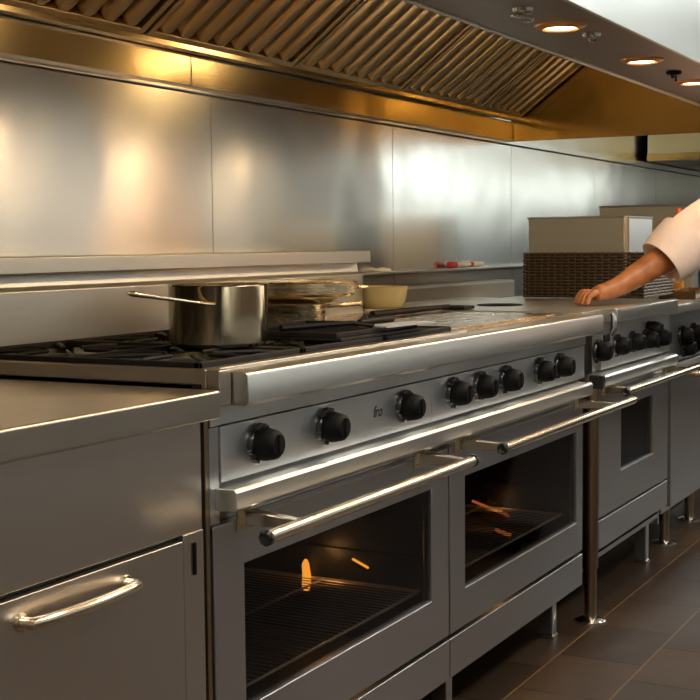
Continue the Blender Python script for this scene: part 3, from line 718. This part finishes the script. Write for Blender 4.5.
chains = [
 [((4.53, -.62, .95), .09), ((4.53, -.54, 1.10), .10), ((4.53, -.45, 1.22), .11), ((4.53, -.38, 1.30), .075), ((4.53, -.34, 1.36), .05), ((4.53, -.32, 1.40), .07), ((4.53, -.305, 1.445), .080), ((4.53, -.305, 1.485), .055)],
 [2, ((4.45, -.41, 1.26), .07), (sh, .062), (el.lerp(sh, .5), .052), (el, .048), (el.lerp(wr, .3), .049), (el.lerp(wr, .65), .041), (wr+(el-wr)*.08, .033), (wr+(kn-wr)*.35, (.036, .030)), (kn.lerp(wr, .12), (.042, .027))],
 [2, ((4.62, -.41, 1.26), .07), ((4.69, -.40, 1.25), .06), ((4.80, -.36, 1.13), .045), ((4.84, -.24, 1.02), .040), ((4.80, -.12, .95), .032), ((4.78, -.04, .93), (.036, .02))],
 [0, ((4.46, -.66, .86), .07), ((4.43, -.66, .50), .06), ((4.43, -.70, .10), .042), ((4.43, -.64, .045), .04), ((4.43, -.54, .035), .033)],
 [0, ((4.60, -.66, .86), .07), ((4.63, -.66, .50), .06), ((4.63, -.70, .10), .042), ((4.63, -.64, .045), .04), ((4.63, -.54, .035), .033)],
]
body, bme = skin('body', chains, M['skin'], pe)
# fingers, face and ears are joined into the same continuous figure
dirh = (kn-wr).normalized(); side = W((dirh.y, -dirh.x, 0))      # towards the camera side
parts_ = [bme]
tmp = []
for k, (o_, l) in enumerate([(-.030, .062), (-.010, .070), (.010, .066), (.029, .054)]):
    p0 = kn+side*o_-dirh*.018+W((0, 0, .006)); p1 = p0+dirh*.022+W((0, 0, .004)); p2 = p1+dirh*l*.30+W((0, 0, -.012)); p3 = p2+dirh*l*.10+W((0, 0, -.016)); p4 = p3-dirh*.004+W((0, 0, -.007))
    fo, fm = skin('finger', [[(p0, .012), (p1, .0125), (p2, .0108), (p3, .0092), (p4, .0075)]], M['skin'], None); tmp.append((fo, fm))
t0 = wr+dirh*.03+side*.024
fo, fm = skin('thumb', [[(t0, .013), (t0+side*.018+dirh*.018+W((0, 0, -.010)), .011), (t0+side*.022+dirh*.042+W((0, 0, -.018)), .0095), (t0+side*.018+dirh*.058+W((0, 0, -.023)), .0075)]], M['skin'], None); tmp.append((fo, fm))
fo, fm = skin('nose', [[((4.53, -.25, 1.455), .008), ((4.53, -.228, 1.432), .011), ((4.53, -.242, 1.42), .010)]], M['skin'], None); tmp.append((fo, fm))
for s in (-1, 1):
    fo, fm = skin('ear', [[((4.53+s*.074, -.31, 1.425), .010), ((4.53+s*.082, -.315, 1.445), .013), ((4.53+s*.078, -.315, 1.46), .008)]], M['skin'], None); tmp.append((fo, fm))
bmj = bmesh.new(); bmj.from_mesh(bme)
for fo, fm in tmp: bmj.from_mesh(fm); bpy.data.objects.remove(fo)
bmj.to_mesh(bme); bmj.free()
bme.polygons.foreach_set('use_smooth', [True]*len(bme.polygons))
for s in (-1, 1):
    obj('eye', lathe(NB(), [(0, -.010), (.008, -.006), (.010, 0), (.008, .006), (0, .010)], (4.53+s*.03, -.235, 1.458), 14), M['white'], body)
obj('mouth', B(4.508, 4.552, -.242, -.235, 1.398, 1.405), M['orange'], body, bev=.003)
bm = NB(); bmesh.ops.create_icosphere(bm, subdivisions=3, radius=1)
for v in list(bm.verts):
    if v.co.z < -.1 and v.co.y > -.2: v.co *= .9
    v.co = W((4.53+v.co.x*.088, -.322+v.co.y*.09, 1.455+v.co.z*.066))
obj('hair', bm, M['hair'], pe)
jk = [
 [((4.53, -.66, .84), .170), ((4.53, -.62, .95), .160), ((4.53, -.54, 1.08), .155), ((4.53, -.45, 1.20), .155), ((4.53, -.395, 1.285), .085), ((4.53, -.37, 1.32), .066)],
 [3, ((4.44, -.42, 1.25), .09), (W((4.385, -.36, 1.255)), .098), (el.lerp(sh, .5)+W((0, 0, .015)), .115), (el+W((.0, -.01, .015)), .096), (el.lerp(wr, .12), .080)],
 [3, ((4.62, -.41, 1.25), .09), ((4.69, -.40, 1.24), .088), ((4.80, -.36, 1.13), .075), ((4.84, -.24, 1.02), .066)],
]
jo, jm = skin('jacket', jk, M['cloth'], pe)
# turned-back cuff, a tapered open tube
def cone_tube(bm, p, q, r0, r1, t, seg=36, sq=1.0):
    p, q = W(p), W(q); ax = (q-p).normalized(); a = ax.cross(W((0, 0, 1))).normalized(); b = a.cross(ax).normalized()
    R = []
    for c, r in ((p, r0-t), (p, r0), (p.lerp(q, .5), (r0+r1)/2+.003), (q, r1), (q, r1-t)):
        R.append([bm.verts.new(c+(a*math.cos(2*PI*k/seg)*sq+b*math.sin(2*PI*k/seg))*(r*(1+.03*math.sin(3*2*PI*k/seg)))) for k in range(seg)])
    for A, D in zip(R, R[1:]):
        for k in range(seg): bm.faces.new((A[k], A[(k+1) % seg], D[(k+1) % seg], D[k]))
    for k in range(seg): bm.faces.new((R[0][k], R[4][k], R[4][(k+1) % seg], R[0][(k+1) % seg]))
c0_ = el+W((.01, -.03, .035)); c1_ = el.lerp(wr, .22)+W((0, 0, -.008))
bmc = NB(); cone_tube(bmc, c0_, c1_, .100, .084, .005)
obj('cuff', bmc, M['cloth'], jo, label='turned-back jacket cuff')
tr_, _ = skin('trousers', [[((4.53, -.63, .92), .14), ((4.53, -.65, .86), .13)], [1, ((4.44, -.68, .78), .098), ((4.43, -.66, .48), .078), ((4.43, -.70, .09), .062)], [1, ((4.62, -.68, .78), .098), ((4.63, -.66, .48), .078), ((4.63, -.70, .09), .062)]], M['trouser'], pe)
for x in (4.43, 4.63):
    bm = NB(); box(bm, x-.045, x+.045, -.74, -.50, 0, .07)
    obj('shoe', bm, M['black'], pe, bev=.025, seg=3)

# ------------------------------------------------------------------ daylight and exposure
w = bpy.data.worlds.new('world'); sc.world = w; w.use_nodes = True
bg = w.node_tree.nodes['Background']; bg.inputs[0].default_value = (.93, 1, .96, 1); bg.inputs[1].default_value = 2.5
vs_ = sc.view_settings
vs_.view_transform = 'Standard'; vs_.look = 'None'; vs_.exposure = .3; vs_.gamma = 1; vs_.use_curve_mapping = False
